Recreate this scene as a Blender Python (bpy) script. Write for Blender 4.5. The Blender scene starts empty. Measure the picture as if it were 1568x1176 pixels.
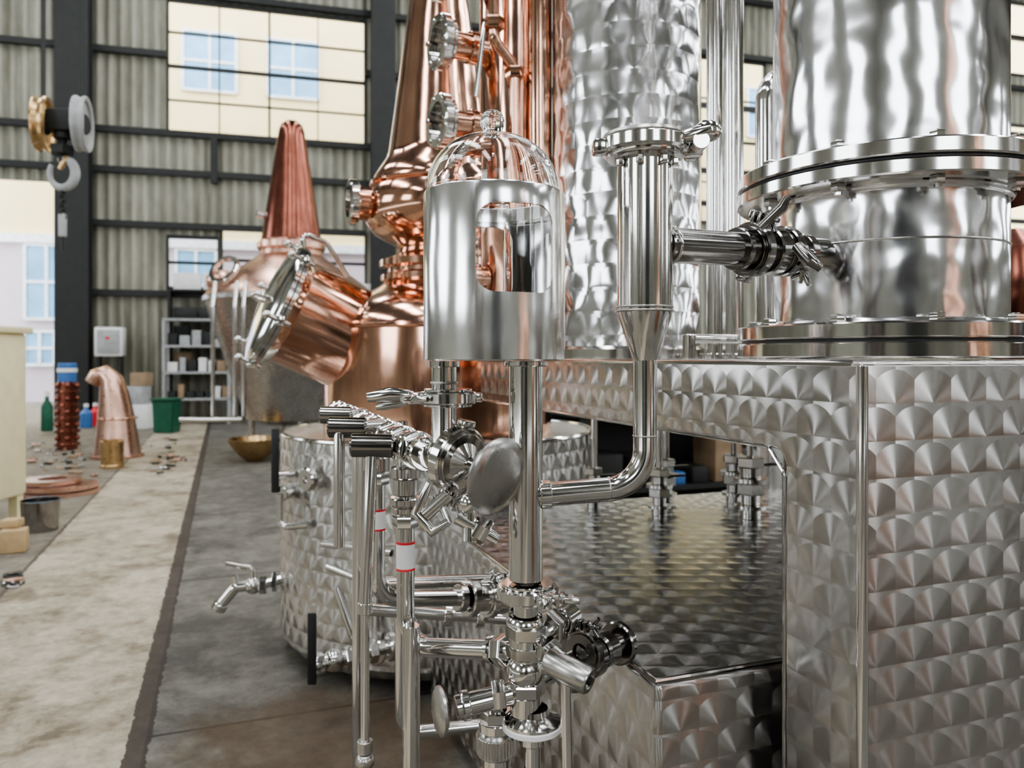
import bpy, bmesh, math, random
from mathutils import Vector, Matrix, Quaternion
random.seed(7)
H=1.25
SC=bpy.context.scene
YAW=math.radians(20.5); WY=math.radians(15)
cR,sR=math.cos(YAW),math.sin(YAW)
def HL(a,b,z=0.0): return Vector((a*cR-b*sR, a*sR+b*cR, z))
def V(*a): return Vector(a)

# ---------------------------------------------------------------- materials
def newmat(name):
    m=bpy.data.materials.new(name); m.use_nodes=True
    nt=m.node_tree; bs=nt.nodes['Principled BSDF']
    return m,nt,bs
def N(nt,t,**k):
    n=nt.nodes.new(t)
    for a,b in k.items(): setattr(n,a,b)
    return n
def L(nt,a,b): nt.links.new(a,b)
def mth(nt,op,a,b=None,c=None):
    n=N(nt,'ShaderNodeMath',operation=op)
    for i,x in enumerate((a,b,c)):
        if x is None: continue
        if isinstance(x,(int,float)): n.inputs[i].default_value=x
        else: L(nt,x,n.inputs[i])
    return n.outputs[0]
def vm(nt,op,a,b=None):
    n=N(nt,'ShaderNodeVectorMath',operation=op)
    for i,x in enumerate((a,b)):
        if x is None: continue
        if isinstance(x,(tuple,list)): n.inputs[i].default_value=x
        else: L(nt,x,n.inputs[i])
    return n.outputs['Value'] if op in('DOT_PRODUCT','LENGTH') else n.outputs[0]
def ramp(nt,fac,stops):
    n=N(nt,'ShaderNodeValToRGB'); e=n.color_ramp.elements
    while len(e)<len(stops): e.new(.5)
    for i,(p,c) in enumerate(stops):
        e[i].position=p; e[i].color=(*c,1)
    L(nt,fac,n.inputs[0]); return n.outputs[0]
def noise(nt,scale,detail=4,vec=None,rough=.5,dist=0):
    n=N(nt,'ShaderNodeTexNoise'); n.inputs['Scale'].default_value=scale
    n.inputs['Detail'].default_value=detail; n.inputs['Roughness'].default_value=rough
    n.inputs['Distortion'].default_value=dist
    if vec is None:
        tc=N(nt,'ShaderNodeTexCoord'); vec=tc.outputs['Object']
    L(nt,vec,n.inputs['Vector']); return n.outputs['Fac']
def bump(nt,bs,h,st,dist):
    b=N(nt,'ShaderNodeBump'); b.inputs['Strength'].default_value=st; b.inputs['Distance'].default_value=dist
    L(nt,h,b.inputs['Height']); L(nt,b.outputs[0],bs.inputs['Normal'])
def metal(name,c1,c2,rough,r2=None,bs_=0,bscale=8,bd=.002,nscale=6):
    m,nt,bs=newmat(name)
    bs.inputs['Metallic'].default_value=1
    f=noise(nt,nscale,3)
    L(nt,ramp(nt,f,[(.3,c1),(.7,c2)]),bs.inputs['Base Color'])
    r2=rough*1.6 if r2 is None else r2
    n=N(nt,'ShaderNodeMapRange'); n.inputs['To Min'].default_value=rough; n.inputs['To Max'].default_value=r2
    L(nt,noise(nt,nscale*4,4),n.inputs[0]); L(nt,n.outputs[0],bs.inputs['Roughness'])
    if bs_: bump(nt,bs,noise(nt,bscale,1),bs_,bd)
    return m
def plain(name,c,rough=.5,met=0,var=.15,scale=10):
    m,nt,bs=newmat(name)
    f=noise(nt,scale,4)
    d=tuple(x*(1-var) for x in c); u=tuple(min(1,x*(1+var)) for x in c)
    L(nt,ramp(nt,f,[(.3,d),(.7,u)]),bs.inputs['Base Color'])
    bs.inputs['Roughness'].default_value=rough; bs.inputs['Metallic'].default_value=met
    return m
STEEL=metal('steel_polished',(.62,.61,.59),(.72,.71,.69),.08,.14)
STEELW=metal('steel_column_wavy',(.76,.76,.77),(.86,.86,.87),.10,.18,.55,10,.014)
STEELC=metal('steel_cup_polished',(.84,.84,.84),(.92,.92,.92),.13,.2,.4,9,.010)
SATIN=metal('steel_satin',(.44,.43,.41),(.54,.53,.51),.22,.34)
DARKST=metal('steel_dark_reflective',(.22,.21,.20),(.34,.33,.32),.10,.18)
COPPER=metal('copper_polished',(.62,.355,.25),(.75,.465,.345),.08,.16,.4,4,.016)
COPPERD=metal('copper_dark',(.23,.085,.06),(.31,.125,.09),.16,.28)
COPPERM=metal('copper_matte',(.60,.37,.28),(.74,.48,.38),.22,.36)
BRASS=metal('brass_satin',(.5,.34,.17),(.62,.43,.23),.22,.35)
BLACK=plain('black_plastic',(.02,.02,.022),.4)
BEAM=plain('dark_painted_steel',(.022,.024,.022),.6)
WHITE=plain('white_gasket',(.85,.85,.83),.5,var=.04)
RED=plain('red_print',(.75,.05,.06),.5)
BLUE=plain('blue_plastic',(.06,.18,.45),.4)
GREEN=plain('green_plastic',(.012,.10,.055),.5)
GREY=plain('grey_paint',(.40,.41,.41),.5)
CREAM=plain('cream_paint',(.80,.72,.46),.5,var=.06)
CARD=plain('cardboard',(.35,.25,.16),.8)
WOOD=plain('wood_block',(.5,.36,.2),.7)
YEL=plain('building_yellow_render',(.95,.78,.44),.8,var=.04,scale=1)
PINK=plain('building_pink_render',(.60,.52,.58),.8,var=.05,scale=1)
BGL=plain('building_blue_glazing',(.24,.48,.72),.3,var=.2,scale=1.5)
BFR=plain('window_frame_white',(.8,.84,.88),.4)
def glassmat(name,rough=0.0,tint=(1,1,1),ior=1.45):
    m,nt,bs=newmat(name)
    bs.inputs['Transmission Weight'].default_value=1
    bs.inputs['Base Color'].default_value=(*tint,1)
    bs.inputs['Roughness'].default_value=rough; bs.inputs['IOR'].default_value=ior
    return m
GLASS=glassmat('clear_glass')
def petal(name,mode,p=.076,R=1.0,rough=.3,c=(.68,.67,.65),an=.92,wav=0,tilt=.05,ws=6):
    m,nt,bs=newmat(name)
    g=N(nt,'ShaderNodeNewGeometry')
    if mode=='h':
        sp=N(nt,'ShaderNodeSeparateXYZ'); L(nt,g.outputs['Position'],sp.inputs[0]); u,v=sp.outputs[0],sp.outputs[1]
        U=(1,0,0);Vx=(0,1,0)
    else:
        U=vm(nt,'NORMALIZE',vm(nt,'CROSS_PRODUCT',g.outputs['True Normal'],(0,0,1)));Vx=(0,0,1)
        if mode=='v':
            u=vm(nt,'DOT_PRODUCT',g.outputs['Position'],U)
            sp=N(nt,'ShaderNodeSeparateXYZ'); L(nt,g.outputs['Position'],sp.inputs[0]); v=sp.outputs[2]
        else:
            tc=N(nt,'ShaderNodeTexCoord'); sp=N(nt,'ShaderNodeSeparateXYZ'); L(nt,tc.outputs['Object'],sp.inputs[0])
            u=mth(nt,'MULTIPLY',mth(nt,'ARCTAN2',sp.outputs[1],sp.outputs[0]),-R); v=sp.outputs[2]
            U=vm(nt,'NORMALIZE',vm(nt,'CROSS_PRODUCT',g.outputs['Normal'],(0,0,1)))
    q=p*.74
    j=mth(nt,'FLOOR',mth(nt,'DIVIDE',v,q))
    dvA=mth(nt,'SUBTRACT',v,mth(nt,'MULTIPLY',j,q))
    par=mth(nt,'MULTIPLY',mth(nt,'FLOORED_MODULO',j,2.0),.5)
    def near(off):
        x=mth(nt,'ADD',mth(nt,'DIVIDE',u,p),off)
        return mth(nt,'MULTIPLY',mth(nt,'SUBTRACT',x,mth(nt,'ROUND',x)),p)
    duA=near(par); duB=near(mth(nt,'SUBTRACT',.5,par)); dvB=mth(nt,'ADD',dvA,q)
    dA=mth(nt,'SQRT',mth(nt,'ADD',mth(nt,'MULTIPLY',duA,duA),mth(nt,'MULTIPLY',dvA,dvA)))
    sel=mth(nt,'GREATER_THAN',dA,p*.68)
    def mix(a,b): return mth(nt,'ADD',mth(nt,'MULTIPLY',a,mth(nt,'SUBTRACT',1.0,sel)),mth(nt,'MULTIPLY',b,sel))
    du=mix(duA,duB); dv=mix(dvA,dvB)
    def sc(vec,s):
        n=N(nt,'ShaderNodeVectorMath',operation='SCALE')
        if isinstance(vec,tuple): n.inputs[0].default_value=vec
        else: L(nt,vec,n.inputs[0])
        if isinstance(s,(int,float)): n.inputs['Scale'].default_value=s
        else: L(nt,s,n.inputs['Scale'])
        return n.outputs[0]
    rad=mth(nt,'MAXIMUM',mth(nt,'SQRT',mth(nt,'ADD',mth(nt,'MULTIPLY',du,du),mth(nt,'MULTIPLY',dv,dv))),.0005)
    nu=mth(nt,'DIVIDE',du,rad); nv=mth(nt,'DIVIDE',dv,rad)
    Rd=vm(nt,'ADD',sc(U,nu),sc(Vx,nv))
    L(nt,vm(nt,'NORMALIZE',Rd),bs.inputs['Tangent'])
    nn=vm(nt,'NORMALIZE',vm(nt,'ADD',g.outputs['Normal'],sc(Rd,tilt)))
    if wav:
        b=N(nt,'ShaderNodeBump'); b.inputs['Strength'].default_value=wav; b.inputs['Distance'].default_value=.02
        L(nt,noise(nt,ws,1,vec=g.outputs['Position']),b.inputs['Height']); L(nt,nn,b.inputs['Normal']); nn=b.outputs[0]
    L(nt,nn,bs.inputs['Normal'])
    bs.inputs['Anisotropic'].default_value=an
    bs.inputs['Metallic'].default_value=1
    f=noise(nt,3,3,vec=g.outputs['Position'])
    L(nt,ramp(nt,f,[(.3,tuple(x*.85 for x in c)),(.7,c)]),bs.inputs['Base Color'])
    bs.inputs['Roughness'].default_value=rough
    return m
PET_V=petal('engine_turned_steel_panel','v',rough=.27,c=(.53,.515,.495),an=.96,tilt=.03,wav=.2,ws=4)
PET_H=petal('engine_turned_steel_tray','h',rough=.26,c=(.5,.5,.49),an=.96,tilt=.05,wav=.15)

# ---------------------------------------------------------------- builder
class B:
    def __init__(s,name,loc=(0,0,0),rotz=0.0):
        s.name=name; s.bm=bmesh.new(); s.mats=[]; s.loc=Vector(loc)
        s.M=Matrix.Translation(s.loc)@Matrix.Rotation(rotz,4,'Z')
    def mi(s,mat):
        if mat not in s.mats: s.mats.append(mat)
        return s.mats.index(mat)
    def add(s,bm2,mat,M=None):
        if M is not None: bmesh.ops.transform(bm2,matrix=M,verts=bm2.verts)
        bmesh.ops.recalc_face_normals(bm2,faces=bm2.faces)
        k=s.mi(mat); mp={}
        for v in bm2.verts: mp[v]=s.bm.verts.new(v.co)
        for f in bm2.faces:
            try:
                nf=s.bm.faces.new([mp[v] for v in f.verts]); nf.material_index=k; nf.smooth=True
            except ValueError: pass
        bm2.free()
    def box(s,c,size,mat,rot=None,bev=0.0,seg=2):
        t=bmesh.new(); bmesh.ops.create_cube(t,size=1)
        bmesh.ops.scale(t,vec=Vector(size),verts=t.verts)
        if bev: bmesh.ops.bevel(t,geom=t.edges[:],offset=bev,segments=seg,affect='EDGES',profile=.5)
        M=Matrix.Translation(Vector(c))
        if rot is not None: M=M@rot
        s.add(t,mat,M)
    def box2(s,lo,hi,mat,bev=0,seg=2):
        lo=Vector(lo);hi=Vector(hi); s.box((lo+hi)/2,hi-lo,mat,None,bev,seg)
    def lathe(s,prof,mat,o=(0,0,0),ax=(0,0,1),seg=48,close=False):
        t=bmesh.new(); rings=[]
        for r,h in prof:
            if r<1e-6: rings.append([t.verts.new((0,0,h))])
            else: rings.append([t.verts.new((r*math.cos(2*math.pi*i/seg),r*math.sin(2*math.pi*i/seg),h)) for i in range(seg)])
        pr=list(zip(rings[:-1],rings[1:]))
        if close: pr.append((rings[-1],rings[0]))
        for a,b in pr:
            for i in range(seg):
                j=(i+1)%seg
                if len(a)==1 and len(b)==1: continue
                if len(a)==1: t.faces.new((a[0],b[i],b[j]))
                elif len(b)==1: t.faces.new((a[i],b[0],a[j]))
                else: t.faces.new((a[i],b[i],b[j],a[j]))
        q=Vector((0,0,1)).rotation_difference(Vector(ax).normalized())
        s.add(t,mat,Matrix.Translation(Vector(o))@q.to_matrix().to_4x4())
    def cyl(s,p0,p1,r,mat,seg=32,c=None,r2=None):
        p0=Vector(p0);p1=Vector(p1);h=(p1-p0).length; r2=r if r2 is None else r2
        c=min(r,h)*.08 if c is None else c
        s.lathe([(0,0),(r-c,0),(r,c),(r2,h-c),(r2-c,h),(0,h)],mat,p0,p1-p0,seg)
    def ring(s,o,ax,r,w,h,mat,seg=48):
        c=min(w,h)*.18
        s.lathe([(r-w,-h/2),(r-c,-h/2),(r,-h/2+c),(r,h/2-c),(r-c,h/2),(r-w,h/2)],mat,o,ax,seg,close=True)
    def torus(s,o,ax,R,r,mat,seg=48,sm=12):
        pr=[(R+r*math.cos(2*math.pi*i/sm),r*math.sin(2*math.pi*i/sm)) for i in range(sm)]
        s.lathe(pr,mat,o,ax,seg,close=True)
    def sphere(s,o,r,mat,sq=(1,1,1),rot=None):
        t=bmesh.new(); bmesh.ops.create_uvsphere(t,u_segments=28,v_segments=18,radius=r)
        bmesh.ops.scale(t,vec=Vector(sq),verts=t.verts)
        M=Matrix.Translation(Vector(o))
        if rot is not None: M=M@rot
        s.add(t,mat,M)
    def tube(s,pts,r,mat,bend=0.0,seg=20,nb=8,caps=True):
        pts=[Vector(p) for p in pts]
        rr=r if isinstance(r,(list,tuple)) else None
        if bend and rr is None:
            out=[pts[0]]
            for i in range(1,len(pts)-1):
                a=(pts[i-1]-pts[i]);b=(pts[i+1]-pts[i]); la,lb=a.length,b.length
                a.normalize();b.normalize(); ang=a.angle(b)
                if abs(ang-math.pi)<.02: out.append(pts[i]);continue
                d=min(bend/math.tan(ang/2),la*.49,lb*.49); R=d*math.tan(ang/2)
                bis=(a+b).normalized(); C=pts[i]+bis*(R/math.sin(ang/2))
                v0=pts[i]+a*d-C; v1=pts[i]+b*d-C
                q=v0.rotation_difference(v1)
                for k in range(nb+1):
                    out.append(C+Quaternion().slerp(q,k/nb)@v0)
            out.append(pts[-1]); pts=out
        n=len(pts); t=bmesh.new(); rings=[]
        tan=[(pts[min(i+1,n-1)]-pts[max(i-1,0)]).normalized() for i in range(n)]
        x=tan[0].orthogonal().normalized()
        for i in range(n):
            if i: x=tan[i-1].rotation_difference(tan[i])@x
            y=tan[i].cross(x)
            ri=rr[i] if rr else r
            rings.append([t.verts.new(pts[i]+(x*math.cos(2*math.pi*k/seg)+y*math.sin(2*math.pi*k/seg))*ri) for k in range(seg)])
        for a,b in zip(rings[:-1],rings[1:]):
            for i in range(seg):
                j=(i+1)%seg; t.faces.new((a[i],b[i],b[j],a[j]))
        if caps: t.faces.new(rings[0]); t.faces.new(rings[-1])
        s.add(t,mat)
    def hexn(s,o,ax,r,h,mat):
        s.lathe([(0,-h/2),(r*.93,-h/2),(r,-h*.4),(r,h*.4),(r*.93,h/2),(0,h/2)],mat,o,ax,6)
    def clamp(s,o,ax,r,side,mat=None,h=None):
        """tri-clamp: ferrule pair, hinged band, lug, bolt and wing nut on 'side'"""
        mat=mat or STEEL
        o=Vector(o);ax=Vector(ax).normalized();side=Vector(side)
        side=(side-ax*side.dot(ax)).normalized(); h=h or r*.42
        tn=ax.cross(side)
        s.ring(o,ax,r,r*.3,h,mat)
        s.ring(o+ax*h*.62,ax,r*.84,r*.4,h*.22,mat); s.ring(o-ax*h*.62,ax,r*.84,r*.4,h*.22,mat)
        Mr=Matrix((side,tn,ax)).transposed().to_4x4()
        for k in(-1,1):
            s.box(o+side*r*1.16+tn*k*r*.14,(r*.5,r*.16,h*.95),mat,Mr,bev=r*.03)
        s.box(o-side*r*1.05,(r*.28,r*.5,h*.8),mat,Mr,bev=r*.05)
        c=o+side*r*1.25
        s.cyl(c-tn*r*.5,c+tn*r*.85,r*.085,mat,12)
        s.hexn(c-tn*r*.36,tn,r*.17,r*.16,mat)
        s.cyl(c+tn*r*.32,c+tn*r*.66,r*.17,mat,16,r2=r*.12)
        for k in(-1,1):
            s.tube([c+tn*r*.45,c+tn*r*.62+side*k*r*.22,c+tn*r*.8+side*k*r*.42],[r*.1,r*.12,r*.09],mat,seg=10)
    def done(s,sharp=35,parent=None):
        me=bpy.data.meshes.new(s.name)
        s.bm.to_mesh(me); s.bm.free()
        for m in s.mats: me.materials.append(m)
        me.set_sharp_from_angle(angle=math.radians(sharp))
        ob=bpy.data.objects.new(s.name,me)
        SC.collection.objects.link(ob)
        if parent:
            ob.parent=parent; ob.matrix_parent_inverse=parent.matrix_basis.inverted()
        ob.matrix_basis=s.M
        return ob
Z=Vector((0,0,1))

# ---------------------------------------------------------------- camera
cam=bpy.data.cameras.new('camera'); co=bpy.data.objects.new('camera',cam); SC.collection.objects.link(co)
co.location=(0,0,H); co.rotation_euler=(math.radians(90),0,0)
cam.sensor_width=36; cam.lens=36*1180/1568; cam.shift_y=-40/1568
cam.dof.use_dof=True; cam.dof.focus_distance=1.3; cam.dof.aperture_fstop=4.5
cam.clip_start=.02
SC.camera=co

# ---------------------------------------------------------------- world
w=bpy.data.worlds.new('overcast_sky'); SC.world=w; w.use_nodes=True
bg=w.node_tree.nodes['Background']; bg.inputs[0].default_value=(.90,.95,1,1); bg.inputs[1].default_value=6.0

# ---------------------------------------------------------------- floor
def floor_mat():
    m,nt,bs=newmat('stained_concrete')
    tc=N(nt,'ShaderNodeTexCoord'); o=tc.outputs['Object']
    sp=N(nt,'ShaderNodeSeparateXYZ'); L(nt,o,sp.inputs[0]); a,b=sp.outputs[0],sp.outputs[1]
    f1=noise(nt,1.5,10,o,.72,.2); f2=noise(nt,16,8,o,.75); f4=noise(nt,5,8,o,.75,.3)
    ff=mth(nt,'ADD',mth(nt,'MULTIPLY',f1,.5),mth(nt,'MULTIPLY',f4,.5))
    base=ramp(nt,ff,[(.41,(.17,.135,.09)),(.47,(.31,.265,.195)),(.56,(.46,.41,.32))])
    dark=ramp(nt,ff,[(.41,(.065,.06,.05)),(.5,(.12,.112,.095)),(.58,(.18,.17,.145))])
    mid=ramp(nt,ff,[(.41,(.11,.095,.07)),(.57,(.25,.225,.18))])
    def mixc(f,c1,c2,bt='MIX'):
        n=N(nt,'ShaderNodeMix',data_type='RGBA',blend_type=bt)
        if isinstance(f,(int,float)): n.inputs[0].default_value=f
        else: L(nt,f,n.inputs[0])
        for i,c in((6,c1),(7,c2)):
            if isinstance(c,tuple): n.inputs[i].default_value=(*c,1)
            else: L(nt,c,n.inputs[i])
        return n.outputs[2]
    aw=mth(nt,'ADD',a,mth(nt,'MULTIPLY',mth(nt,'SUBTRACT',f2,.5),.05))
    c=mixc(mth(nt,'GREATER_THAN',a,-.24),base,dark)
    c=mixc(mth(nt,'LESS_THAN',aw,-1.1),c,mid)
    def line(x,p,wd): return mth(nt,'LESS_THAN',mth(nt,'ABSOLUTE',mth(nt,'SUBTRACT',x,p)),wd)
    c=mixc(mth(nt,'MULTIPLY',line(aw,-.26,.035),.92),c,(.03,.02,.015))
    c=mixc(line(aw,-1.1,.012),c,(.09,.07,.05))
    pr=mth(nt,'MULTIPLY',line(mth(nt,'FLOORED_MODULO',b,1.9),.9,.008),mth(nt,'GREATER_THAN',a,-.24))
    c=mixc(pr,c,(.03,.026,.022))
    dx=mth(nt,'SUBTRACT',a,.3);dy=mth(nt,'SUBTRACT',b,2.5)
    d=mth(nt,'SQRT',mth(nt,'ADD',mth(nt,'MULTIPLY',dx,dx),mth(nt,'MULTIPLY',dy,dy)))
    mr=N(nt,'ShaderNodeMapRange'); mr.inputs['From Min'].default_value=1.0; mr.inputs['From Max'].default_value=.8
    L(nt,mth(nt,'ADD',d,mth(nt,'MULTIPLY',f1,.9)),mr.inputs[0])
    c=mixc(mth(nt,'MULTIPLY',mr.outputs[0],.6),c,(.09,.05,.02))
    c=mixc(.6,c,ramp(nt,f2,[(.35,(.6,.6,.6)),(.6,(1.1,1.1,1.1))]),'MULTIPLY')
    L(nt,c,bs.inputs['Base Color'])
    rr=N(nt,'ShaderNodeMapRange'); rr.inputs['To Min'].default_value=.45; rr.inputs['To Max'].default_value=.9
    L(nt,f1,rr.inputs[0]); L(nt,rr.outputs[0],bs.inputs['Roughness'])
    bump(nt,bs,f2,.25,.004)
    return m
fb=B('floor',(0,0,0),YAW)
fb.box2((-9,-9,-.2),(32,26,0),floor_mat()); fb.done()

# ---------------------------------------------------------------- hall shell
def corr_mat(name,k=1.0):
    m,nt,bs=newmat(name)
    tc=N(nt,'ShaderNodeTexCoord'); sp=N(nt,'ShaderNodeSeparateXYZ'); L(nt,tc.outputs['Object'],sp.inputs[0])
    wv=mth(nt,'SINE',mth(nt,'MULTIPLY',mth(nt,'ADD',sp.outputs[0],sp.outputs[1]),2*math.pi/.21))
    mp=N(nt,'ShaderNodeMapping'); mp.inputs['Scale'].default_value=(1,1,.25); L(nt,tc.outputs['Object'],mp.inputs[0])
    f=noise(nt,1.6,6,mp.outputs[0],.65)
    wn=mth(nt,'ADD',mth(nt,'MULTIPLY',wv,.10),f)
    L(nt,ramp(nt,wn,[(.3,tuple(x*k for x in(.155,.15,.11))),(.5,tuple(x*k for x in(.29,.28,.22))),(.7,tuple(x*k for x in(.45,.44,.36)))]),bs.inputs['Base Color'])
    bs.inputs['Roughness'].default_value=.5
    bump(nt,bs,wv,.8,.03)
    return m
CORR=corr_mat('corrugated_sheet'); CORRD=corr_mat('corrugated_sheet_darkened',.5)  # second sheet is a darkened copy for unseen walls, keeps steel reflections dark
ROOF=plain('roof_sheet',(.10,.105,.10),.7,scale=1)
WO=Vector((-6.88,15.3,0))
HT=H+10.5
wins=[(.04,3.9,4.46,7.16),(.04,.98,1.35,2.45),(1.05,3.9,1.3,2.66),(10.0,13.5,3.2,7.2),(16.0,24.5,3.4,6.3),(16.0,24.5,7.6,9.6)]
door=(-5.2,-1.85,-H,3.38)
ops=wins+[door]
wb=B('wall_back',WO,WY)
xs=sorted(set([-8,27]+[o[0] for o in ops]+[o[1] for o in ops]))
for x0,x1 in zip(xs[:-1],xs[1:]):
    cuts=sorted([(o[2]+H,o[3]+H) for o in ops if o[0]<=x0+1e-6 and o[1]>=x1-1e-6])
    z=0
    for a,b in cuts:
        if a>z+.001: wb.box2((x0,0,z),(x1,.08,a),CORR)
        z=b
    if z<HT: wb.box2((x0,0,z),(x1,.08,HT),CORR)
wb.done()
gb=B('wall_girts',WO,WY)
for z in(1.27,2.62,3.67,4.45,6.0,7.25,8.6):
    for (x0,x1) in((-8,-1.85),(-1.85,0.04),(.04,3.9),(3.9,27)):
        if x0==.04 and z in(6.0,): continue
        if x0==-8 and z<3.4: continue
        if x0==3.9 and z in(1.27,2.62): continue
        gb.box2((x0,-.12,H+z-.06),(x1,-.002,H+z+.06),BEAM)
gb.box2((.85,-.14,H+3.5),(.98,-.002,H+4.45),BEAM)
gb.done()
def ibeam(name,s,off,wd,z1=HT):
    b=B(name,WO,WY)
    b.box2((s,off-.3,0),(s+wd,off-.27,z1),BEAM); b.box2((s,off-.03,0),(s+wd,off,z1),BEAM)
    b.box2((s+wd/2-.02,off-.27,0),(s+wd/2+.02,off-.03,z1),BEAM)
    b.box2((s-.06,off-.35,0),(s+wd+.06,off+.02,.03),BEAM)
    b.done()
ibeam('steel_column',-1.85,-.15,.58); ibeam('steel_column',4.0,-.15,.5); ibeam('steel_column',-7.4,-.15,.5)
ibeam('steel_column',14.4,-.15,.5)
for i,(a,b,z0,z1) in enumerate(wins):
    wn=B('window_%d'%(i+1),WO,WY); z0+=H; z1+=H
    nc=max(1,round((b-a)/.96)); nr=4 if z1-z0>2.2 else 2
    t=.045
    wn.box2((a,-.03,z0),(b,.06,z0+t*1.6),BEAM); wn.box2((a,-.03,z1-t*1.6),(b,.06,z1),BEAM)
    for k in range(nc+1):
        x=a+(b-a)*k/nc; tt=t if (k%2==0) else t*.5
        wn.box2((x-tt/2,-.035,z0),(x+tt/2,.065,z1),BEAM)
    for k in range(1,nr):
        z=z0+(z1-z0)*k/nr; tt=t*1.3 if k*2==nr else t*.5
        wn.box2((a,-.032,z-tt/2),(b,.062,z+tt/2),BEAM)
    wn.done()
ob=B('neighbouring_building',WO+Vector((-math.sin(WY)*8,math.cos(WY)*8,0)),WY)
ob.box2((-16,0,4.6),(40,1,20),YEL); ob.box2((-16,.02,-.1),(40,1,4.6),PINK)
ob.box2((-16,-.12,4.5),(40,0,4.75),BFR)
def bwin(x0,x1,z0,z1):
    ob.box2((x0,-.05,z0),(x1,0,z1),BGL)
    n=max(2,round((x1-x0)/.65))
    for k in range(n+1):
        x=x0+(x1-x0)*k/n; ob.box2((x-.04,-.09,z0),(x+.04,-.04,z1),BFR)
    for k in range(3):
        z=z0+(z1-z0)*k/2; ob.box2((x0,-.085,z-.04),(x1,-.045,z+.04),BFR)
for x in(-11,-5.9,-.82,1.57,5.5,9,13,18,22,27):
    for z in(H+7.95,H+11.6): bwin(x,x+1.5,z,z+1.75)
for x in(-9,-4.95,-1,2,6,12,18,24): bwin(x,x+1.1,H+1.1,H+3.2)
bwin(-4.95,-4.2,H-.2,H+.75)
ob.done()
Rw=Vector((math.cos(WY),math.sin(WY),0)); Nw=Vector((-math.sin(WY),math.cos(WY),0))
lw=B('wall_left',WO,WY)
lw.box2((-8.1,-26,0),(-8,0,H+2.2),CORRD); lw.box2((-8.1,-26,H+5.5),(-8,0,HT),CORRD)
for k in range(4): lw.box2((-8.1,-26+k*7.5,H+2.2),(-8,-22+k*7.5 if k<3 else 0,H+5.5),CORRD)
lw.done()
rw=B('wall_right',WO,WY)
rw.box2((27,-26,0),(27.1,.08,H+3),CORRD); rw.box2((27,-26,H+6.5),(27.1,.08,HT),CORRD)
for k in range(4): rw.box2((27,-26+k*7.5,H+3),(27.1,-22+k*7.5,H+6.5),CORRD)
rw.done()
fw=B('wall_front',WO,WY)
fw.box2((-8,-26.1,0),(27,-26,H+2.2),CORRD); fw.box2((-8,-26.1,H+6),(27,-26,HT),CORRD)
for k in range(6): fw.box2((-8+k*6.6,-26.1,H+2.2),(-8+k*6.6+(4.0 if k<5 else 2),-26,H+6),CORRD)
fw.done()
cl=B('ceiling',WO,WY); cl.box2((-8.1,-26.1,HT),(27.1,.1,HT+.1),ROOF); cl.done()
sk,nts,bss=newmat('added_ceiling_glow'); bss.inputs['Emission Color'].default_value=(.95,.97,1,1); bss.inputs['Emission Strength'].default_value=15  # unseen glowing panels added under the ceiling to light the hall
bss.inputs['Base Color'].default_value=(.8,.8,.8,1)
rl=B('added_glow_panels',WO,WY)
for k in range(6):
    x=-6+k*5.6
    for y in(-24,-16,-8): rl.box2((x,y,HT-.06),(x+.95,y+6.0,HT-.005),sk)
rl.done()
tr=B('roof_trusses',WO,WY)
for k in range(5):
    y=-1.2-k*5.6
    tr.box2((-8,y-.1,HT-.35),(27,y+.1,HT-.1),BEAM); tr.box2((-8,y-.1,HT-1.4),(27,y+.1,HT-1.2),BEAM)
    for i in range(24):
        x=-8+i*1.45
        tr.tube([(x,y,HT-1.3),(x+.72,y,HT-.2),(x+1.45,y,HT-1.3)],.05,BEAM,seg=6)
tr.done()
for i,(s,o) in enumerate(((2,-13.5),(12,-13.5),(2,-20),(12,-20),(16,-4.5),(12.5,-6))):
    p=WO+Rw*s+Nw*o; lb=B('high_bay_lamp',p)
    em,_n,_b=newmat('lamp_glow'); _b.inputs['Emission Color'].default_value=(1,.97,.9,1); _b.inputs['Emission Strength'].default_value=70
    lb.cyl((0,0,HT-1.4),(0,0,HT-.07),.015,BEAM,8)
    lb.lathe([(.05,HT-1.4),(.09,HT-1.5),(.12,HT-1.6),(.30,HT-1.85),(.29,HT-1.85),(.1,HT-1.6)],GREY,close=False)
    lb.cyl((0,0,HT-1.84),(0,0,HT-1.80),.27,em,24); lb.done()

# ---------------------------------------------------------------- condenser stand
a0,b0=.885,.887
st=B('condenser_stand',(0,0,0),YAW)
zt=H-.004
t=bmesh.new()
prof=[(b0,0.02),(b0,zt),(2.70,zt),(2.70,H-.156)]
R=.03; cb,cz=1.057+R,H-.156-R
for k in range(7):
    an=math.pi/2+ (math.pi/2)*k/6
    prof.append((cb+R*math.cos(an),cz+R*math.sin(an)))
prof.append((1.057,.02))
f=t.faces.new([t.verts.new((a0,b,z)) for b,z in prof])
ex=bmesh.ops.extrude_face_region(t,geom=[f]); vs=[e for e in ex['geom'] if isinstance(e,bmesh.types.BMVert)]
bmesh.ops.translate(t,vec=(1.35,0,0),verts=vs)
eds=[e for e in t.edges if e.is_valid and e.calc_face_angle(0)>.7]
bmesh.ops.bevel(t,geom=eds,offset=.009,segments=3,affect='EDGES',profile=.5)
st.add(t,PET_V)
st.cyl((a0+.006,b0+.006,.03),(a0+.006,b0+.006,zt-.008),.0085,STEEL,16)
st.tube([(a0+.006,b0+.02,zt-.006),(a0+.006,2.69,zt-.006)],.007,STEEL,seg=12)
st.tube([(a0+.003,2.69,H-.155),(a0+.003,1.10,H-.155),(a0+.003,1.06,H-.195),(a0+.003,1.06,.03)],.0035,STEEL,seg=8,bend=.02)
for a in(2.1,): st.box2((a,2.6,0),(a+.08,2.68,H-.156),SATIN,.004)
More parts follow.
